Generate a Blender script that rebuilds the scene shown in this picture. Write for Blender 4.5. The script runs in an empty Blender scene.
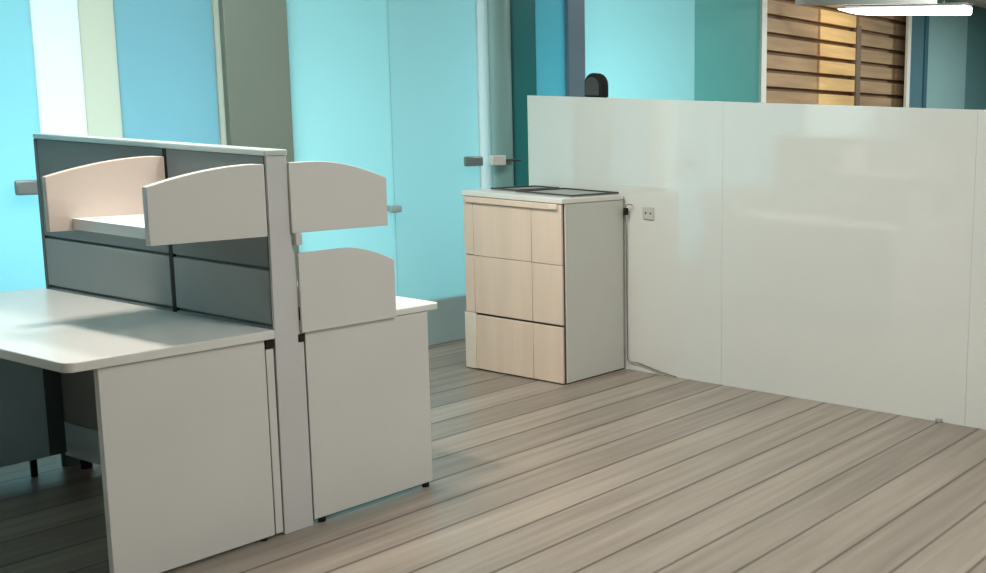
import bpy, bmesh, math, random
from mathutils import Vector, Matrix
random.seed(4)
SC = bpy.context.scene
COL = SC.collection

# ------------------------------------------------------------------ camera
EYE = 1.56
cam_data = bpy.data.cameras.new('camera')
cam = bpy.data.objects.new('camera', cam_data)
COL.objects.link(cam)
PAN, TILT, ROLL, FPX, PPX = .4578, .1533, .0354, 1108.1, 920.5
fw = Vector((-math.sin(PAN)*math.cos(TILT), math.cos(PAN)*math.cos(TILT), -math.sin(TILT)))
r0 = Vector((math.cos(PAN), math.sin(PAN), 0))
u0 = r0.cross(fw)
rt = math.cos(ROLL)*r0 + math.sin(ROLL)*u0
up = -math.sin(ROLL)*r0 + math.cos(ROLL)*u0
m = Matrix((rt, up, -fw)).transposed().to_4x4()
m.translation = Vector((0, 0, EYE))
cam.matrix_world = m
cam_data.sensor_width = 36
cam_data.sensor_fit = 'HORIZONTAL'
cam_data.lens = FPX/986*36
cam_data.shift_x = -(PPX-493)/986
cam_data.clip_start = .05
SC.camera = cam

# ------------------------------------------------------------------ world, lamps, exposure
world = bpy.data.worlds.new('world')
SC.world = world
world.use_nodes = True
world.node_tree.nodes['Background'].inputs[0].default_value = (.55, .88, .95, 1)
world.node_tree.nodes['Background'].inputs[1].default_value = .35
SC.view_settings.view_transform = 'Standard'
SC.view_settings.look = 'None'
SC.view_settings.gamma = 1
SC.view_settings.exposure = 0
SC.view_settings.use_curve_mapping = False

def area(name, loc, target, size, power, color):
    d = bpy.data.lights.new(name, 'AREA')
    d.shape = 'RECTANGLE'
    d.size, d.size_y = size
    d.energy = power
    d.color = color
    o = bpy.data.objects.new(name, d)
    COL.objects.link(o)
    o.location = loc
    o.rotation_euler = (Vector(target)-Vector(loc)).to_track_quat('-Z', 'Y').to_euler()
    return o
# daylight outside the frosted windows
area('daylight', (-7.2, 3.0, .9), (-5.8, 3.1, .9), (1.9, 1.3), 56, (.86, .95, 1.0))
area('daylight', (-7.4, 6.2, 1.2), (-5.8, 6.5, 1.4), (1.0, 1.6), 52, (.86, .97, 1.0))
area('daylight', (-7.2, 1.2, 1.0), (-5.8, 1.3, .9), (1.4, 1.4), 20, (.86, .95, 1.0))
area('daylight', (-6.9, .15, 2.1), (-5.8, .15, 2.1), (1.2, 1.2), 85, (.85, .97, 1.0))
# unseen ceiling lights: the first follows the desk shadow, the others are added fill
area('unseen_ceiling_light', (-3.95, 2.25, 2.93), (-3.95, 2.25, 0), (.36, .2), 50, (1.0, .90, .80))
area('unseen_ceiling_light', (-4.3, 3.25, 2.93), (-4.3, 3.25, 0), (1.0, .3), 40, (.97, 1.0, .93))  # added fill for the cabinet front
area('unseen_ceiling_light', (-1.5, 2.9, 2.93), (-1.5, 2.9, 0), (1.2, .3), 44, (1.0, .99, .92))
area('unseen_ceiling_light', (.5, 2.9, 2.93), (.5, 2.9, 0), (1.2, .3), 74, (.98, 1.0, .94))  # added fill for the near end panel faces
area('unseen_ceiling_light', (-3.6, 8.2, 2.93), (-3.6, 8.2, 0), (1.2, .3), 80, (.95, 1.0, .95))
area('unseen_ceiling_light', (-5.2, 9.75, 2.93), (-5.4, 9.75, 0), (.7, .15), 12, (1.0, .82, .56))  # added warm light for the bright slat section
area('unseen_ceiling_light', (-3.6, 11.8, 2.93), (-3.6, 11.8, 0), (1.2, .3), 90, (.9, 1.0, 1.0))

# ------------------------------------------------------------------ materials
def mat(name, color, rough=.5, spec=.5, noise=0, scale=8, stretch=(1, 1, 1), bump=0, emit=0, coat=0, ior=None, metal=0):
    M = bpy.data.materials.new(name)
    M.use_nodes = True
    nt = M.node_tree
    b = nt.nodes['Principled BSDF']
    b.inputs['Base Color'].default_value = (*color, 1)
    b.inputs['Roughness'].default_value = rough
    b.inputs['Specular IOR Level'].default_value = spec
    b.inputs['Metallic'].default_value = metal
    b.inputs['Coat Weight'].default_value = coat
    b.inputs['Coat Roughness'].default_value = .03
    if ior: b.inputs['IOR'].default_value = ior
    if emit:
        b.inputs['Emission Color'].default_value = (*color, 1)
        b.inputs['Emission Strength'].default_value = emit
    if noise or bump:
        tc = nt.nodes.new('ShaderNodeTexCoord')
        mp = nt.nodes.new('ShaderNodeMapping')
        mp.inputs['Scale'].default_value = stretch
        nz = nt.nodes.new('ShaderNodeTexNoise')
        nz.inputs['Scale'].default_value = scale
        nz.inputs['Detail'].default_value = 5
        nt.links.new(tc.outputs['Object'], mp.inputs[0])
        nt.links.new(mp.outputs[0], nz.inputs['Vector'])
        if noise:
            rp = nt.nodes.new('ShaderNodeValToRGB')
            rp.color_ramp.elements[0].position = .3
            rp.color_ramp.elements[1].position = .7
            rp.color_ramp.elements[0].color = (*[c*(1-noise) for c in color], 1)
            rp.color_ramp.elements[1].color = (*[min(1, c*(1+noise)) for c in color], 1)
            nt.links.new(nz.outputs['Fac'], rp.inputs[0])
            nt.links.new(rp.outputs[0], b.inputs['Base Color'])
        if bump:
            bp = nt.nodes.new('ShaderNodeBump')
            bp.inputs['Strength'].default_value = bump
            bp.inputs['Distance'].default_value = .002
            nt.links.new(nz.outputs['Fac'], bp.inputs['Height'])
            nt.links.new(bp.outputs[0], b.inputs['Normal'])
    return M

def frosted(name, color, trans=.85, rough=.35):
    M = bpy.data.materials.new(name)
    M.use_nodes = True
    nt = M.node_tree
    out = nt.nodes['Material Output']
    nt.nodes.remove(nt.nodes['Principled BSDF'])
    t = nt.nodes.new('ShaderNodeBsdfTranslucent'); t.inputs[0].default_value = (*color, 1)
    d = nt.nodes.new('ShaderNodeBsdfDiffuse'); d.inputs[0].default_value = (*color, 1)
    g = nt.nodes.new('ShaderNodeBsdfGlossy'); g.inputs['Roughness'].default_value = rough
    m1 = nt.nodes.new('ShaderNodeMixShader'); m1.inputs[0].default_value = trans
    m2 = nt.nodes.new('ShaderNodeMixShader')
    fr = nt.nodes.new('ShaderNodeFresnel'); fr.inputs[0].default_value = 1.25
    nt.links.new(d.outputs[0], m1.inputs[1]); nt.links.new(t.outputs[0], m1.inputs[2])
    nt.links.new(fr.outputs[0], m2.inputs[0])
    nt.links.new(m1.outputs[0], m2.inputs[1]); nt.links.new(g.outputs[0], m2.inputs[2])
    nt.links.new(m2.outputs[0], out.inputs[0])
    return M

def floor_mat():
    M = bpy.data.materials.new('wood_plank_floor')
    M.use_nodes = True
    nt = M.node_tree
    L = nt.links.new
    b = nt.nodes['Principled BSDF']
    tc = nt.nodes.new('ShaderNodeTexCoord')
    mp = nt.nodes.new('ShaderNodeMapping')
    mp.inputs['Rotation'].default_value = (0, 0, math.radians(90))
    mp.inputs['Location'].default_value = (0, .065, 0)
    L(tc.outputs['Object'], mp.inputs[0])
    br = nt.nodes.new('ShaderNodeTexBrick')
    br.offset = 0
    br.inputs['Scale'].default_value = 1
    br.inputs['Brick Width'].default_value = 16
    br.inputs['Row Height'].default_value = .228
    br.inputs['Mortar Size'].default_value = .013
    br.inputs['Mortar Smooth'].default_value = 1
    br.inputs['Color1'].default_value = (.225, .190, .160, 1)
    br.inputs['Color2'].default_value = (.315, .270, .230, 1)
    br.inputs['Mortar'].default_value = (.085, .068, .055, 1)
    L(mp.outputs[0], br.inputs['Vector'])
    m2 = nt.nodes.new('ShaderNodeMapping')
    m2.inputs['Scale'].default_value = (14, .7, 1)
    L(tc.outputs['Object'], m2.inputs[0])
    nz = nt.nodes.new('ShaderNodeTexNoise')
    nz.inputs['Scale'].default_value = 1.6
    nz.inputs['Detail'].default_value = 6
    L(m2.outputs[0], nz.inputs['Vector'])
    rp = nt.nodes.new('ShaderNodeValToRGB')
    rp.color_ramp.elements[0].position = .3
    rp.color_ramp.elements[1].position = .72
    rp.color_ramp.elements[0].color = (.74, .72, .70, 1)
    rp.color_ramp.elements[1].color = (1.16, 1.15, 1.14, 1)
    L(nz.outputs['Fac'], rp.inputs[0])
    mx = nt.nodes.new('ShaderNodeMix')
    mx.data_type = 'RGBA'; mx.blend_type = 'MULTIPLY'
    mx.inputs[0].default_value = 1
    L(br.outputs['Color'], mx.inputs[6]); L(rp.outputs[0], mx.inputs[7])
    L(mx.outputs[2], b.inputs['Base Color'])
    b.inputs['Roughness'].default_value = .36
    bp = nt.nodes.new('ShaderNodeBump')
    bp.inputs['Strength'].default_value = .25
    bp.inputs['Distance'].default_value = .002
    bp.invert = True
    L(br.outputs['Fac'], bp.inputs['Height'])
    L(bp.outputs[0], b.inputs['Normal'])
    return M

WHITE = mat('white_laminate', (.60, .595, .575), .45, noise=.02, scale=3)
DESKTOP = mat('desk_laminate', (.66, .655, .63), .28, noise=.02, scale=3)
POST = mat('grey_white_post', (.54, .54, .54), .4, noise=.02, scale=3)
CAP = mat('pale_cap', (.46, .53, .52), .35, noise=.02, scale=3)
WARMLIT = mat('warm_lit_laminate', (.60, .505, .45), .45, noise=.02, scale=3)  # warm lamplight on the inner shelf panel, put into its colour
FABU = mat('grey_fabric', (.205, .235, .24), .85, .2, noise=.12, scale=300, bump=.3)
FABL = mat('slate_fabric', (.31, .33, .327), .85, .2, noise=.12, scale=300, bump=.3)
DARKP = mat('dark_slate_panel', (.10, .14, .155), .8, .25, noise=.05, scale=5)
BLACK = mat('black_plastic', (.012, .012, .012), .7, .25, noise=.1, scale=20)
DGREY = mat('dark_grey_plastic', (.045, .045, .043), .5, noise=.1, scale=40)
GREYM = mat('grey_metal', (.22, .27, .28), .35, metal=.3, noise=.05, scale=10)
WOOD = mat('pale_wood_laminate', (.77, .60, .48), .45, noise=.045, scale=1.6, stretch=(9, 9, .6))
WOODL = mat('pale_filler', (.78, .69, .58), .5, noise=.05, scale=3)
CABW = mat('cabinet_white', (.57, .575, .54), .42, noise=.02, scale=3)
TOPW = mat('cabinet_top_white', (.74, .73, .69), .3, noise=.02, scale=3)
TRAYG = mat('grey_tray', (.32, .32, .31), .45, noise=.06, scale=12)
GLOSS = mat('glossy_white_glass', (.66, .67, .635), .06, .5, noise=.015, scale=1.2, ior=1.8)
PAPERED = mat('wall_paint', (.55, .54, .52), .8, noise=.02, scale=5)
CEIL = mat('ceiling_paint', (.62, .60, .55), .9, noise=.02, scale=5)
SILL = mat('grey_sill', (.33, .43, .44), .5, noise=.03, scale=4)
CREAM = mat('cream_column', (.88, .86, .80), .5, noise=.02, scale=3)
GREYC = mat('grey_column', (.165, .22, .19), .6, noise=.03, scale=3)
MULW = mat('white_mullion', (.72, .75, .70), .45, noise=.02, scale=3)
MULB = mat('blue_grey_mullion', (.15, .25, .33), .45, noise=.03, scale=3)
TEALC = mat('teal_column', (.25, .45, .44), .4, noise=.03, scale=3)
GCYAN = frosted('frosted_cyan_glass', (.60, .90, .91))
GPALE = frosted('frosted_pale_glass', (.85, .96, .95))
GCREAM = frosted('frosted_cream_glass', (.72, .78, .70), .8)
GMID = frosted('frosted_blue_glass', (.40, .65, .71))
GCYANB = frosted('frosted_dim_cyan_glass', (.46, .78, .83))
GMID2 = frosted('frosted_deep_blue_glass', (.26, .60, .66))
GCYANC = frosted('frosted_soft_cyan_glass', (.58, .85, .86))
GDEEP = frosted('frosted_deep_teal_glass', (.11, .33, .32))
GTEAL = frosted('frosted_teal_glass', (.34, .69, .66))
GBLUE = frosted('blue_grey_glass', (.12, .26, .31), .3)
GGREY = frosted('grey_teal_glass', (.36, .58, .58), .3)
GDARK = frosted('dark_teal_glass', (.13, .30, .31), .3)
SLAT = mat('brown_wood_slats', (.40, .28, .17), .5, noise=.18, scale=2, stretch=(8, .8, 8))
SLATLIT = mat('lit_wood_slats', (.80, .57, .27), .5, noise=.15, scale=2, stretch=(8, .8, 8))  # lit stretch of the slat wall, its glow put into the colour
SLATB = mat('dark_brown_backing', (.24, .145, .08), .7, noise=.1, scale=5)
GLOW = mat('lamp_diffuser', (1, .98, .95), .5, emit=5)
RAIL = mat('grey_rail', (.42, .41, .38), .5, noise=.03, scale=5)

SHELFW = mat('shelf_white', (.76, .79, .80), .4, noise=.02, scale=3)
SHADE = mat('teal_shade_laminate', (.52, .74, .83), .6, noise=.03, scale=4)  # far end panels: teal shade under the desk put into the colour
# ------------------------------------------------------------------ helpers
class MB:
    def __init__(s): s.bm = bmesh.new()
    def box(s, x0, x1, y0, y1, z0, z1, bev=0, seg=2):
        t = bmesh.new()
        bmesh.ops.create_cube(t, size=1)
        for v in t.verts:
            v.co = Vector((x0+(v.co.x+.5)*(x1-x0), y0+(v.co.y+.5)*(y1-y0), z0+(v.co.z+.5)*(z1-z0)))
        if bev: bmesh.ops.bevel(t, geom=t.edges[:], offset=bev, segments=seg, profile=.5, affect='EDGES')
        return s.add(t)
    def prism(s, pts, axis, a0, a1, bev=0, seg=2):
        """extrude a 2-D outline along axis: x -> pts are (y,z), y -> (x,z), z -> (x,y)"""
        t = bmesh.new()
        f = {'x': lambda p, a: (a, p[0], p[1]), 'y': lambda p, a: (p[0], a, p[1]), 'z': lambda p, a: (p[0], p[1], a)}[axis]
        lo = [t.verts.new(f(p, a0)) for p in pts]
        hi = [t.verts.new(f(p, a1)) for p in pts]
        n = len(pts)
        t.faces.new(lo); t.faces.new(hi[::-1])
        for i in range(n): t.faces.new((lo[i], hi[i], hi[(i+1) % n], lo[(i+1) % n]))
        bmesh.ops.recalc_face_normals(t, faces=t.faces[:])
        if bev:
            e = [e for e in t.edges if len(e.link_faces) == 2 and e.calc_face_angle(0) > .6]
            bmesh.ops.bevel(t, geom=e, offset=bev, segments=seg, profile=.5, affect='EDGES')
        return s.add(t)
    def cyl(s, p, q, r, n=20, r2=None):
        p, q = Vector(p), Vector(q)
        t = bmesh.new()
        bmesh.ops.create_cone(t, cap_ends=True, segments=n, radius1=r, radius2=r if r2 is None else r2, depth=(q-p).length)
        M = (q-p).to_track_quat('Z', 'Y').to_matrix().to_4x4()
        M.translation = (p+q)/2
        bmesh.ops.transform(t, matrix=M, verts=t.verts[:])
        return s.add(t)
    def tube(s, pts, r, n=10):
        pts = [Vector(p) for p in pts]
        t = bmesh.new(); rings = []
        for i, p in enumerate(pts):
            d = (pts[min(i+1, len(pts)-1)]-pts[max(i-1, 0)]).normalized()
            a = d.orthogonal().normalized() if i == 0 else (rings[-1][1]-d*rings[-1][1].dot(d)).normalized()
            b = d.cross(a)
            rings.append(([t.verts.new(p+r*(math.cos(k*2*math.pi/n)*a+math.sin(k*2*math.pi/n)*b)) for k in range(n)], a))
        for i in range(len(rings)-1):
            A, B = rings[i][0], rings[i+1][0]
            for k in range(n): t.faces.new((A[k], A[(k+1) % n], B[(k+1) % n], B[k]))
        t.faces.new(rings[0][0][::-1]); t.faces.new(rings[-1][0])
        return s.add(t)
    def add(s, t):
        me = bpy.data.meshes.new('tmp'); t.to_mesh(me); t.free()
        s.bm.from_mesh(me); bpy.data.meshes.remove(me)
        return s
    def build(s, name, material, parent=None, label=None):
        bmesh.ops.recalc_face_normals(s.bm, faces=s.bm.faces[:])
        me = bpy.data.meshes.new(name)
        c = Vector((0, 0, 0))
        if parent is not None: c = parent.matrix_world.translation if parent.type == 'EMPTY' else Vector((0, 0, 0))
        off = ORIGIN.get(parent.name, Vector((0, 0, 0))) if parent is not None else Vector((0, 0, 0))
        for v in s.bm.verts: v.co -= off
        s.bm.to_mesh(me); s.bm.free()
        for p in me.polygons: p.use_smooth = True
        try: me.set_sharp_from_angle(angle=.38)
        except Exception: pass
        me.materials.append(material)
        o = bpy.data.objects.new(name, me)
        COL.objects.link(o)
        if parent is not None:
            o.parent = parent
            ORIGIN[o.name] = off
        if label: o['label'] = label
        return o
ORIGIN = {}

def thing(name, label, cat, loc, group=None):
    o = bpy.data.objects.new(name, None)
    COL.objects.link(o)
    o.location = loc
    ORIGIN[o.name] = Vector(loc)
    o['label'] = label; o['category'] = cat
    if group: o['group'] = group
    return o
def tag(o, label, cat, group=None):
    o['label'] = label; o['category'] = cat
    if group: o['group'] = group
    return o
def struct(o):
    o['kind'] = 'structure'
    return o
def box(*a): return MB().box(*a)

# ------------------------------------------------------------------ room shell
XW = -5.83       # plane of the window wall
YF = 5.03        # face of the glossy white wall
HC = 2.95
o = struct(box(-6.3, 3.2, -4.2, 16.2, -.12, 0).build('floor', floor_mat()))
struct(box(-6.3, 3.2, -4.2, 16.2, HC, HC+.1).build('ceiling', CEIL))
struct(box(-6.1, 3.1, -4.15, -4.05, 0, HC).build('wall_rear', PAPERED))
struct(box(3.0, 3.1, -4.05, 16.0, 0, HC).build('wall_right', PAPERED))
struct(box(-6.1, 3.1, 16.0, 16.1, 0, HC).build('wall_far', PAPERED))
# left wall: sill under the panes, solid stretch out of sight beside the camera
w = MB().box(XW-.14, XW, .95, 8.45, 0, .29, .006).box(XW-.14, XW, 2.957, 3.60, .29, .86).box(XW-.14, XW, .95, 2.45, .29, .86)
w.box(XW-.14, XW, 11.25, 16.0, 0, .29, .006)
struct(w.build('wall_left', SILL))
w = MB().box(XW-.14, XW, -4.05, .95, 0, 1.30).box(XW-.14, XW, .90, .95, 1.30, HC).box(XW-.14, XW, -.62, -.56, 1.30, HC)
struct(w.build('wall_left_solid', PAPERED))

def pane(n, y0, y1, material, z0=.29, x=XW-.02):
    return struct(box(x-.006, x+.006, y0, y1, z0, HC).build('window_%d' % n, material))
P = {}
P[1] = pane(1, 2.45, 2.762, GCYANB)
P[17] = pane(17, .95, 2.449, GCYANB, .86)
P[18] = pane(18, 5.52, 5.76, GDEEP)
P[2] = pane(2, 3.11, 3.57, GMID, .86)
P[3] = pane(3, 3.94, 4.5995, GCYAN)
P[4] = pane(4, 4.6005, 5.25, GCYANC)
P[5] = pane(5, 5.762, 6.04, GMID2)
P[6] = pane(6, 6.20, 7.50, GCYAN)
P[7] = pane(7, 7.503, 8.47, GTEAL)
P[8] = pane(8, 11.36, 11.72, GBLUE)
P[9] = pane(9, 11.80, 12.93, GGREY)
P[10] = pane(10, 12.93, 16.0, GDARK)
P[13] = pane(13, 2.765, 2.955, GPALE)
P[14] = pane(14, 2.957, 3.107, GCREAM, .86)
P[15] = pane(15, 5.255, 5.34, GPALE, .29, XW-.012)
P[16] = pane(16, 3.572, 3.60, GCREAM, .29, XW-.012)
P[11] = pane(11, -.56, .90, GPALE, 1.30)
P[12] = pane(12, -4.05, -.62, GPALE, 1.30)

# posts, columns and mullions of the window wall
def trim(n, x0, x1, y0, y1, material, z0=0, bev=.006):
    return struct(box(x0, x1, y0, y1, z0, HC, bev).build('trim_%d' % n, material))

trim(3, XW-.10, XW+.03, 3.60, 3.945, GREYC)
struct(MB().cyl((XW-.095, 5.465, 0), (XW-.095, 5.465, HC), .11, 48).build('trim_5', TEALC))
trim(6, XW-.08, XW+.02, 6.035, 6.20, MULB, .0, .004)
trim(7, XW-.02, XW+.015, 8.42, 8.50, MULW, .0, .004)
trim(8, XW-.02, XW+.015, 11.27, 11.35, MULW, .0, .004)
trim(9, XW-.08, XW+.01, 11.72, 11.80, mat('dark_teal_post', (.04, .12, .16), .5), .0, .004)

# wooden slat wall seen between the two pale posts
s = MB().box(-6.09, -6.03, 8.5, 11.95, 0, HC)
struct(s.build('wall_slatted', SLATB))
s = MB(); g = MB()
for k in range(20):
    z = HC-.052-.166*k
    if z-.125 < 0: break
    for (b, y0, y1) in ((s, 8.5, 9.64), (s, 10.46, 11.95)):
        b.box(-6.03, -5.985, y0, y1, z-.125, z, .004)
    if z < 2.6: g.box(-6.03, -5.965, 9.65, 10.36, z-.125, z, .004)
    else: s.box(-6.03, -5.985, 9.65, 10.36, z-.125, z, .004)
struct(s.build('trim_10', SLAT))
struct(g.build('trim_11', SLATLIT))
struct(box(-6.03, -5.95, 10.365, 10.455, 0, 2.47, .004).build('trim_12', mat('brown_post', (.20, .145, .11), .6, noise=.05, scale=6)))

# glossy white half-height wall
w = MB()
for (a, b) in ((-5.18, -3.7254), (-3.7246, -2.2), (-2.1992, -.7), (-.6992, 3.0)):
    w.box(a, b, YF, YF+.10, 0, 1.596, .0008)
struct(w.build('wall_glossy', GLOSS))

# ------------------------------------------------------------------ window handles
def handle(y0, y1, z, hh, material, label):
    t = thing('window_handle', label, 'handle', (XW, (y0+y1)/2, z), 'lever handles on the window wall')
    box(XW-.012, XW+.032, y1-.06, y1-.02, z-hh*.8, z+hh*.8, .006).build('rosette', material, t)
    box(XW+.032, XW+.055, y0, y1, z-hh, z+hh, .01).build('lever', material, t)
    return t

# ------------------------------------------------------------------ office partition (spine)
XN = -3.67; XE = -5.105; Y0 = 2.39; Y1 = 2.47
sp = thing('partition_screen', 'grey fabric partition screen with white end post between the two desks', 'partition', ((XN+XE)/2, 2.43, 0))
XS = -4.247      # seam between the two fabric bays
YM = (Y0+Y1)/2
box(XE, XN-.02, Y0+.012, Y1-.012, .20, 1.346).build('core', DARKP, sp)
for (a, b) in ((XE+.013, XS-.012), (XS+.012, XN-.014)):
    for (z0, z1, mm) in ((.962, 1.345, FABU), (.762, .952, FABL), (.20, .752, FABL)):
        MB().box(a, b, Y0, Y0+.02, z0, z1, .004).box(a, b, Y1-.02, Y1, z0, z1, .004).build('fabric_panel', mm, sp)
box(XS-.011, XS+.011, Y0+.001, Y1-.001, .2, 1.346).build('seam_strip', BLACK, sp, 'black strip between the fabric bays')
box(XE+.02, XN-.014, Y0+.004, Y1-.004, .05, .195, .004).build('base_cover', mat('grey_base_cover', (.62, .74, .77), .45, noise=.03, scale=4), sp)
box(XE-.002, XE+.012, Y0-.004, Y1+.004, 0, 1.346, .004).build('end_frame', DARKP, sp)
MB().prism([(Y0-.003, 0), (2.498, 0), (2.496, .72), (2.480, .95), (2.466, 1.346), (Y0+.004, 1.346)], 'x', XN-.012, XN, .003).build('end_post', POST, sp, 'pale grey end post')
box(XE-.002, XN+.006, Y0-.005, 2.468, 1.346, 1.367, .005).build('top_cap', CAP, sp, 'pale top cap')
for x in (XE+.1, -4.3, XN-.1):
    MB().cyl((x, YM, 0), (x, YM, .05), .02).build('foot', BLACK, sp)
box(XN-.004, XN+.003, 2.474, 2.4985, .686, .716, .004).build('bracket', BLACK, sp, 'black bracket')
box(XN, XN+.007, 2.481, 2.494, .765, .815, .002).build('slot_cover', BLACK, sp, 'small black slot cover')

# ------------------------------------------------------------------ desks
def rounded(x0, x1, y0, y1, r, corners, n=6):
    """outline in x,y with the named corners (0..3: x0y0, x1y0, x1y1, x0y1) rounded"""
    pts = []
    cs = [(x0, y0, 180), (x1, y0, 270), (x1, y1, 0), (x0, y1, 90)]
    for i, (x, y, a) in enumerate(cs):
        if i in corners:
            cx = x+r if x == x0 else x-r
            cy = y+r if y == y0 else y-r
            for k in range(n+1):
                t = math.radians(a+90*k/n)
                pts.append((cx+r*math.cos(t), cy+r*math.sin(t)))
        else: pts.append((x, y))
    return pts

d1 = thing('desk', 'white desk on the left of the partition with shade-tinted end panel behind', 'desk', (-4.4, 2.05, 0), 'desks either side of the partition')
MB().prism(rounded(XE-.02, XN+.012, 1.742, Y0-.006, .03, (1,)), 'z', .716, .748, .004).build('desktop', DESKTOP, d1)
box(XN-.025, XN, 1.832, 2.352, .012, .714, .002).build('end_panel', WHITE, d1, 'white end panel')
box(XN-.022, XN-.002, 2.357, 2.384, .012, .68, .002).build('spacer', WHITE, d1)
box(XN-.03, XN+.001, 2.356, 2.385, .682, .714, .003).build('bracket', BLACK, d1, 'black bracket')
box(-5.075, -5.05, 1.80, 2.325, .07, .714, .002).build('end_panel', SHADE, d1, 'end panel tinted for the bluish shade under the desk')
box(-5.078, -5.052, 2.327, 2.386, .07, .714, .002).build('corner_upright', DARKP, d1)
for y in (1.86, 2.27): MB().cyl((-5.062, y, 0), (-5.062, y, .07), .012).build('foot', BLACK, d1)
for y in (1.86, 2.32): MB().cyl((XN-.013, y, 0), (XN-.013, y, .012), .011).build('foot', BLACK, d1)

d2 = thing('desk', 'white desk on the right of the partition below the low side screen', 'desk', (-4.4, 2.8, 0), 'desks either side of the partition')
MB().prism(rounded(XE-.02, XN, 2.500, 3.085, .03, (2,)), 'z', .722, .748, .004).build('desktop', DESKTOP, d2)
box(XN-.025, XN, 2.502, 3.02, .02, .720, .002).build('end_panel', WHITE, d2, 'white end panel')
box(-5.075, -5.05, 2.52, 3.02, .05, .720, .002).build('end_panel', SHADE, d2, 'end panel tinted for the bluish shade under the desk')
for y in (2.6, 2.97): MB().cyl((-5.062, y, 0), (-5.062, y, .05), .012).build('foot', BLACK, d2)
for y in (2.54, 2.995): MB().cyl((XN-.013, y, 0), (XN-.013, y, .02), .013).build('foot', BLACK, d2)

# ------------------------------------------------------------------ overhead shelves with arched side panels
def arch(ya, yb, z0, zo, zi, flat, n=18):
    """outline (y,z): inner edge at ya (by the partition), outer edge at yb"""
    pts = [(ya, z0), (ya, zi-.002)]
    for k in range(n+1):
        t = flat+(1-flat)*k/n
        u = (t-flat)/(1-flat)
        pts.append((ya+(yb-ya)*t, zi-(zi-zo)*u**1.75))
    pts.append((yb, z0))
    return pts
s1 = thing('overhead_shelf', 'open white overhead shelf with arched side panels above the left desk', 'shelf', (-4.0, 2.2, 1.07), 'overhead shelves on the partition')
MB().prism(arch(2.384, 2.005, 1.072, 1.256, 1.319, .08), 'x', XN-.022, XN+.002, .0025).build('side_panel', WHITE, s1)
MB().prism(arch(2.384, 2.005, 1.072, 1.256, 1.319, .08), 'x', XS-.011, XS+.011, .0025).build('side_panel', WARMLIT, s1, 'side panel with warm light put into its beige colour')
box(XS+.012, XN-.023, 2.075, 2.384, 1.076, 1.114, .002).build('shelf_board', SHELFW, s1)

s2 = thing('overhead_shelf', 'white arched shelf end on the right of the partition hanging above a low screen', 'shelf', (-4.0, 2.66, 1.07), 'overhead shelves on the partition')
MB().prism(arch(2.466, 2.848, 1.077, 1.258, 1.325, .28), 'x', XN+.0005, XN+.011, .002).build('side_panel', WHITE, s2)
MB().prism(arch(2.478, 2.848, 1.077, 1.258, 1.325, .28), 'x', XS-.011, XS+.011, .0025).build('side_panel', WHITE, s2)
box(XS+.012, XN-.002, 2.478, 2.77, 1.085, 1.112, .002).build('shelf_board', DESKTOP, s2)
box(XN-.002, XN+.02, 2.472, 2.496, 1.035, 1.076, .003).build('bracket', POST, s2)

ls = tag(MB().prism(arch(2.482, 2.868, .721, .945, 1.008, .47), 'x', XN+.001, XN+.014, .002).build('side_screen', WHITE),
         'low white arched side screen fixed to the near end of the right desk', 'screen')

# ------------------------------------------------------------------ cabinet by the white wall
c = thing('storage_cabinet', 'white cabinet with pale wood front standing against the glossy white wall', 'cabinet', (-4.78, 4.77, 0))
CX0, CX1, CY0, CY1 = -5.184, -4.42, 4.528, 5.012
box(CX0+.004, CX1, CY0+.02, CY1, .008, 1.012, .003).build('body', CABW, c)
box(CX0, CX1+.002, CY0-.006, CY1, 1.014, 1.043, .004).build('top_board', TOPW, c, 'white top board')
MB().box(CX0+.008, CX0+.080, CY0, CY0+.019, .34, .672, .002).box(CX0+.008, CX0+.080, CY0, CY0+.019, .678, 1.010, .002).build('filler_strip', WOOD, c)
box(CX0-.004, CX0+.080, CY0-.002, CY0+.019, .006, .336, .003).build('lower_filler', WOODL, c, 'paler strip at the lower left')
d = MB()
for (a, b) in ((-5.101, -4.655), (-4.651, -4.430)):
    d.box(a, b, CY0, CY0+.018, .34, .672, .002)
    d.box(a, b, CY0, CY0+.018, .675, 1.010, .002)
d = d.build('door', WOOD, c)
h = box(-5.144, -4.452, CY0-.012, CY0, .978, 1.011, .003).build('handle_rail', WOOD, d)
box(-4.505, -4.455, CY0-.015, CY0-.012, .982, 1.004, .002).build('catch', WOODL, h)
d = MB()
for (a, b) in ((-5.101, -4.655), (-4.651, -4.432)):
    d.box(a, b, CY0, CY0+.018, .008, .326, .002)
d.build('drawer', WOOD, c)
box(-5.101, -4.426, CY0+.012, CY0+.02, .008, 1.01).build('carcass_edge', DGREY, c, 'dark gap round the fronts')
for (x, y) in ((-5.1, 4.58), (-4.45, 4.58), (-5.1, 4.96), (-4.45, 4.96)):
    MB().cyl((x, y, 0), (x, y, .008), .016).build('foot', BLACK, c)

def tray(x0, x1, y0, y1, z, label):
    t = thing('tray', label, 'tray', ((x0+x1)/2, (y0+y1)/2, z), 'shallow trays on the cabinet')
    box(x0, x1, y0, y1, z, z+.006, .002).build('base', TRAYG, t)
    r = MB()
    w = .014
    r.box(x0, x1, y0, y0+w, z+.006, z+.014, .002).box(x0, x1, y1-w, y1, z+.006, z+.014, .002)
    r.box(x0, x0+w, y0+w, y1-w, z+.006, z+.014, .002).box(x1-w, x1, y0+w, y1-w, z+.006, z+.014, .002)
    r.build('rim', DGREY, t, 'dark raised rim')
tray(-4.86, -4.44, 4.62, 5.0, 1.0435, 'grey dark-rimmed tray on the cabinet top, right one by the side panel')
tray(-5.10, -4.90, 4.66, 5.0, 1.0435, 'narrow dark tray on the cabinet top, left one nearest the windows')

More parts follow.
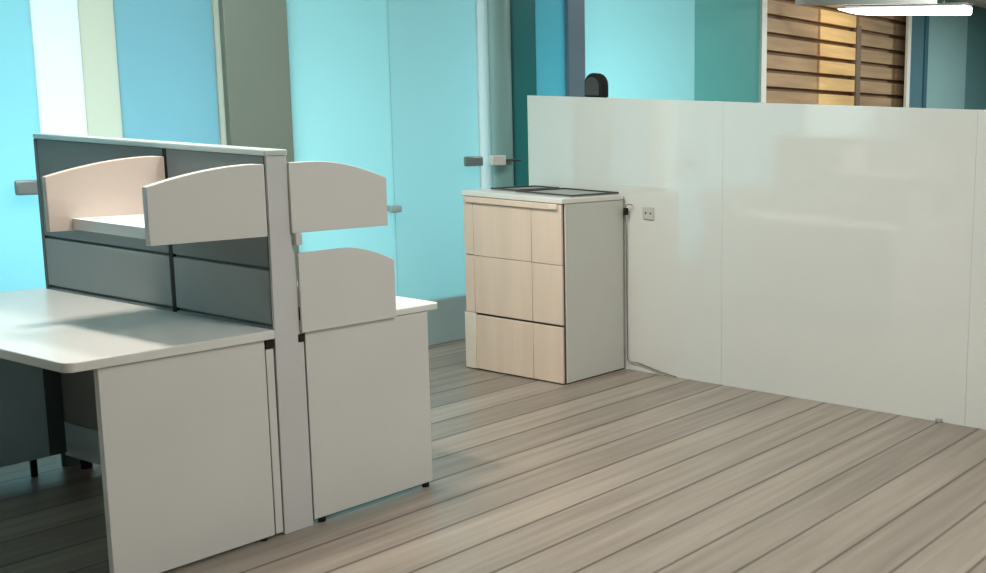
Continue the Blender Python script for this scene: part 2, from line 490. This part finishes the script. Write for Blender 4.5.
# ------------------------------------------------------------------ small things at the white wall
so = thing('wall_socket', 'small pale wall socket on the glossy wall right of the cabinet', 'socket', (-4.24, YF, .945))
box(-4.283, -4.205, YF-.008, YF, .908, .982, .003).build('cover_plate', mat('socket_grey', (.50, .495, .45), .4, noise=.02, scale=5), so)
for dx in (-.018, .018): MB().cyl((-4.244+dx, YF-.0085, .945), (-4.244+dx, YF-.004, .945), .006, 12).build('pin_hole', DGREY, so)

pw = thing('power_cord', 'dark power cord hanging behind the cabinet and trailing along the wall foot', 'cord', (-4.39, 5.0, 0))
pts = [(-4.352, 5.016, .985), (-4.37, 5.0, .99), (-4.388, 4.995, .975), (-4.395, 5.0, .94), (-4.404, 5.02, .8), (-4.406, 5.023, .5), (-4.404, 5.023, .2), (-4.398, 5.018, .07), (-4.36, 5.018, .05), (-4.32, 5.018, .052), (-4.26, 5.02, .04), (-4.18, 5.02, .024), (-4.09, 5.018, .012), (-4.03, 5.015, .007)]
sm = []
for i in range(len(pts)-1):
    p0, p1, p2, p3 = [Vector(pts[max(0, min(len(pts)-1, i+k))]) for k in (-1, 0, 1, 2)]
    for j in range(5):
        t = j/5
        sm.append(.5*((2*p1)+(p2-p0)*t+(2*p0-5*p1+4*p2-p3)*t*t+(3*p1-p0-3*p2+p3)*t**3))
sm.append(Vector(pts[-1]))
MB().tube(sm, .003).build('cable', mat('grey_cable', (.16, .155, .13), .6, noise=.05, scale=20), pw)
MB().box(-4.404, -4.382, 4.99, 5.015, .925, .968, .005).build('plug', BLACK, pw, 'black plug')

tag(box(-2.36, -2.325, YF-.018, YF-.001, 0, .02, .004).build('door_stop', TRAYG), 'tiny grey floor stop at the foot of the white wall', 'stop')

# black round-topped speaker on top of the white wall
sk = thing('desk_speaker', 'small black round-topped speaker standing on top of the white wall', 'speaker', (-4.675, YF+.05, 1.597))
def loaf(x0, x1, z0, z1, n=16):
    w = (x1-x0)/2; r = w*.95
    pts = [(x0, z0)]
    for k in range(n+1):
        a = math.pi*(1-k/n)
        ca, sa = math.cos(a), math.sin(a)
        e = 1.0
        pts.append(((x0+x1)/2+w*math.copysign(abs(ca)**e, ca), z1-r+r*abs(sa)**e))
    pts.append((x1, z0))
    return pts
MB().prism(loaf(-4.748, -4.608, 1.597, 1.738), 'y', YF+.020, YF+.080, .010, 3).build('case', BLACK, sk)
MB().prism(loaf(-4.736, -4.63, 1.607, 1.712), 'y', YF+.014, YF+.021, .002).build('grille', DGREY, sk, 'dark grey grille')

# ------------------------------------------------------------------ window handles
handle(2.618, 2.76, 1.10, .034, GREYM, 'grey lever handle beyond the far edge of the partition')
handle(4.52, 4.60, .892, .022, SILL, 'pale handle low on the cyan window right of the arched shelf end')
handle(5.08, 5.225, 1.165, .032, GREYM, 'grey handle on the pale post just above the cabinet')
t = thing('window_handle', 'white block handle with dark rod right of the pale post', 'handle', (XW+.1, 5.43, 1.165))
box(XW+.0155, XW+.06, 5.30, 5.41, 1.135, 1.20, .006).build('block', TOPW, t)
MB().cyl((XW+.04, 5.41, 1.165), (XW+.04, 5.37, 1.165), .012).build('collar', DGREY, t)
MB().cyl((XW+.04, 5.40, 1.165), (XW+.04, 5.55, 1.165), .009).build('rod', DGREY, t)

# ------------------------------------------------------------------ pendant lamp beyond the white wall
lp = thing('pendant_lamp', 'long white linear pendant lamp glowing beyond the white wall', 'lamp', (-4.70, 9.0, 2.47))
def stadium(x0, x1, y0, y1, n=8):
    r = (y1-y0)/2; cy = (y0+y1)/2
    return [(x1-r+r*math.cos(math.radians(-90+180*k/n)), cy+r*math.sin(math.radians(-90+180*k/n))) for k in range(n+1)] + \
           [(x0+r+r*math.cos(math.radians(90+180*k/n)), cy+r*math.sin(math.radians(90+180*k/n))) for k in range(n+1)]
MB().prism([(-5.35, 2.492), (-5.33, 2.482), (-5.20, 2.452), (-5.10, 2.446), (-4.08, 2.436), (-4.065, 2.444), (-4.06, 2.46), (-4.06, 2.505), (-4.075, 2.51)], 'y', 8.93, 9.07, .006, 2).build('diffuser', GLOW, lp, 'glowing white diffuser')
MB().prism(stadium(-5.30, -4.03, 8.94, 9.06), 'z', 2.511, 2.535, .004).build('housing', DGREY, lp, 'dark housing')
for x in (-5.1, -4.3): MB().cyl((x, 9.0, 2.535), (x, 9.0, HC), .004, 8).build('suspension_wire', GREYM, lp)
rl = thing('ceiling_rail', 'pale grey lighting rail hanging in front of the wooden slats', 'rail', (-5.0, 8.8, 2.55))
box(-5.72, -4.30, 8.80, 8.86, 2.515, 2.56, .004).build('beam', RAIL, rl)
for x in (-5.5, -4.5): MB().cyl((x, 8.83, 2.56), (x, 8.83, HC), .006, 8).build('hanger', GREYM, rl)
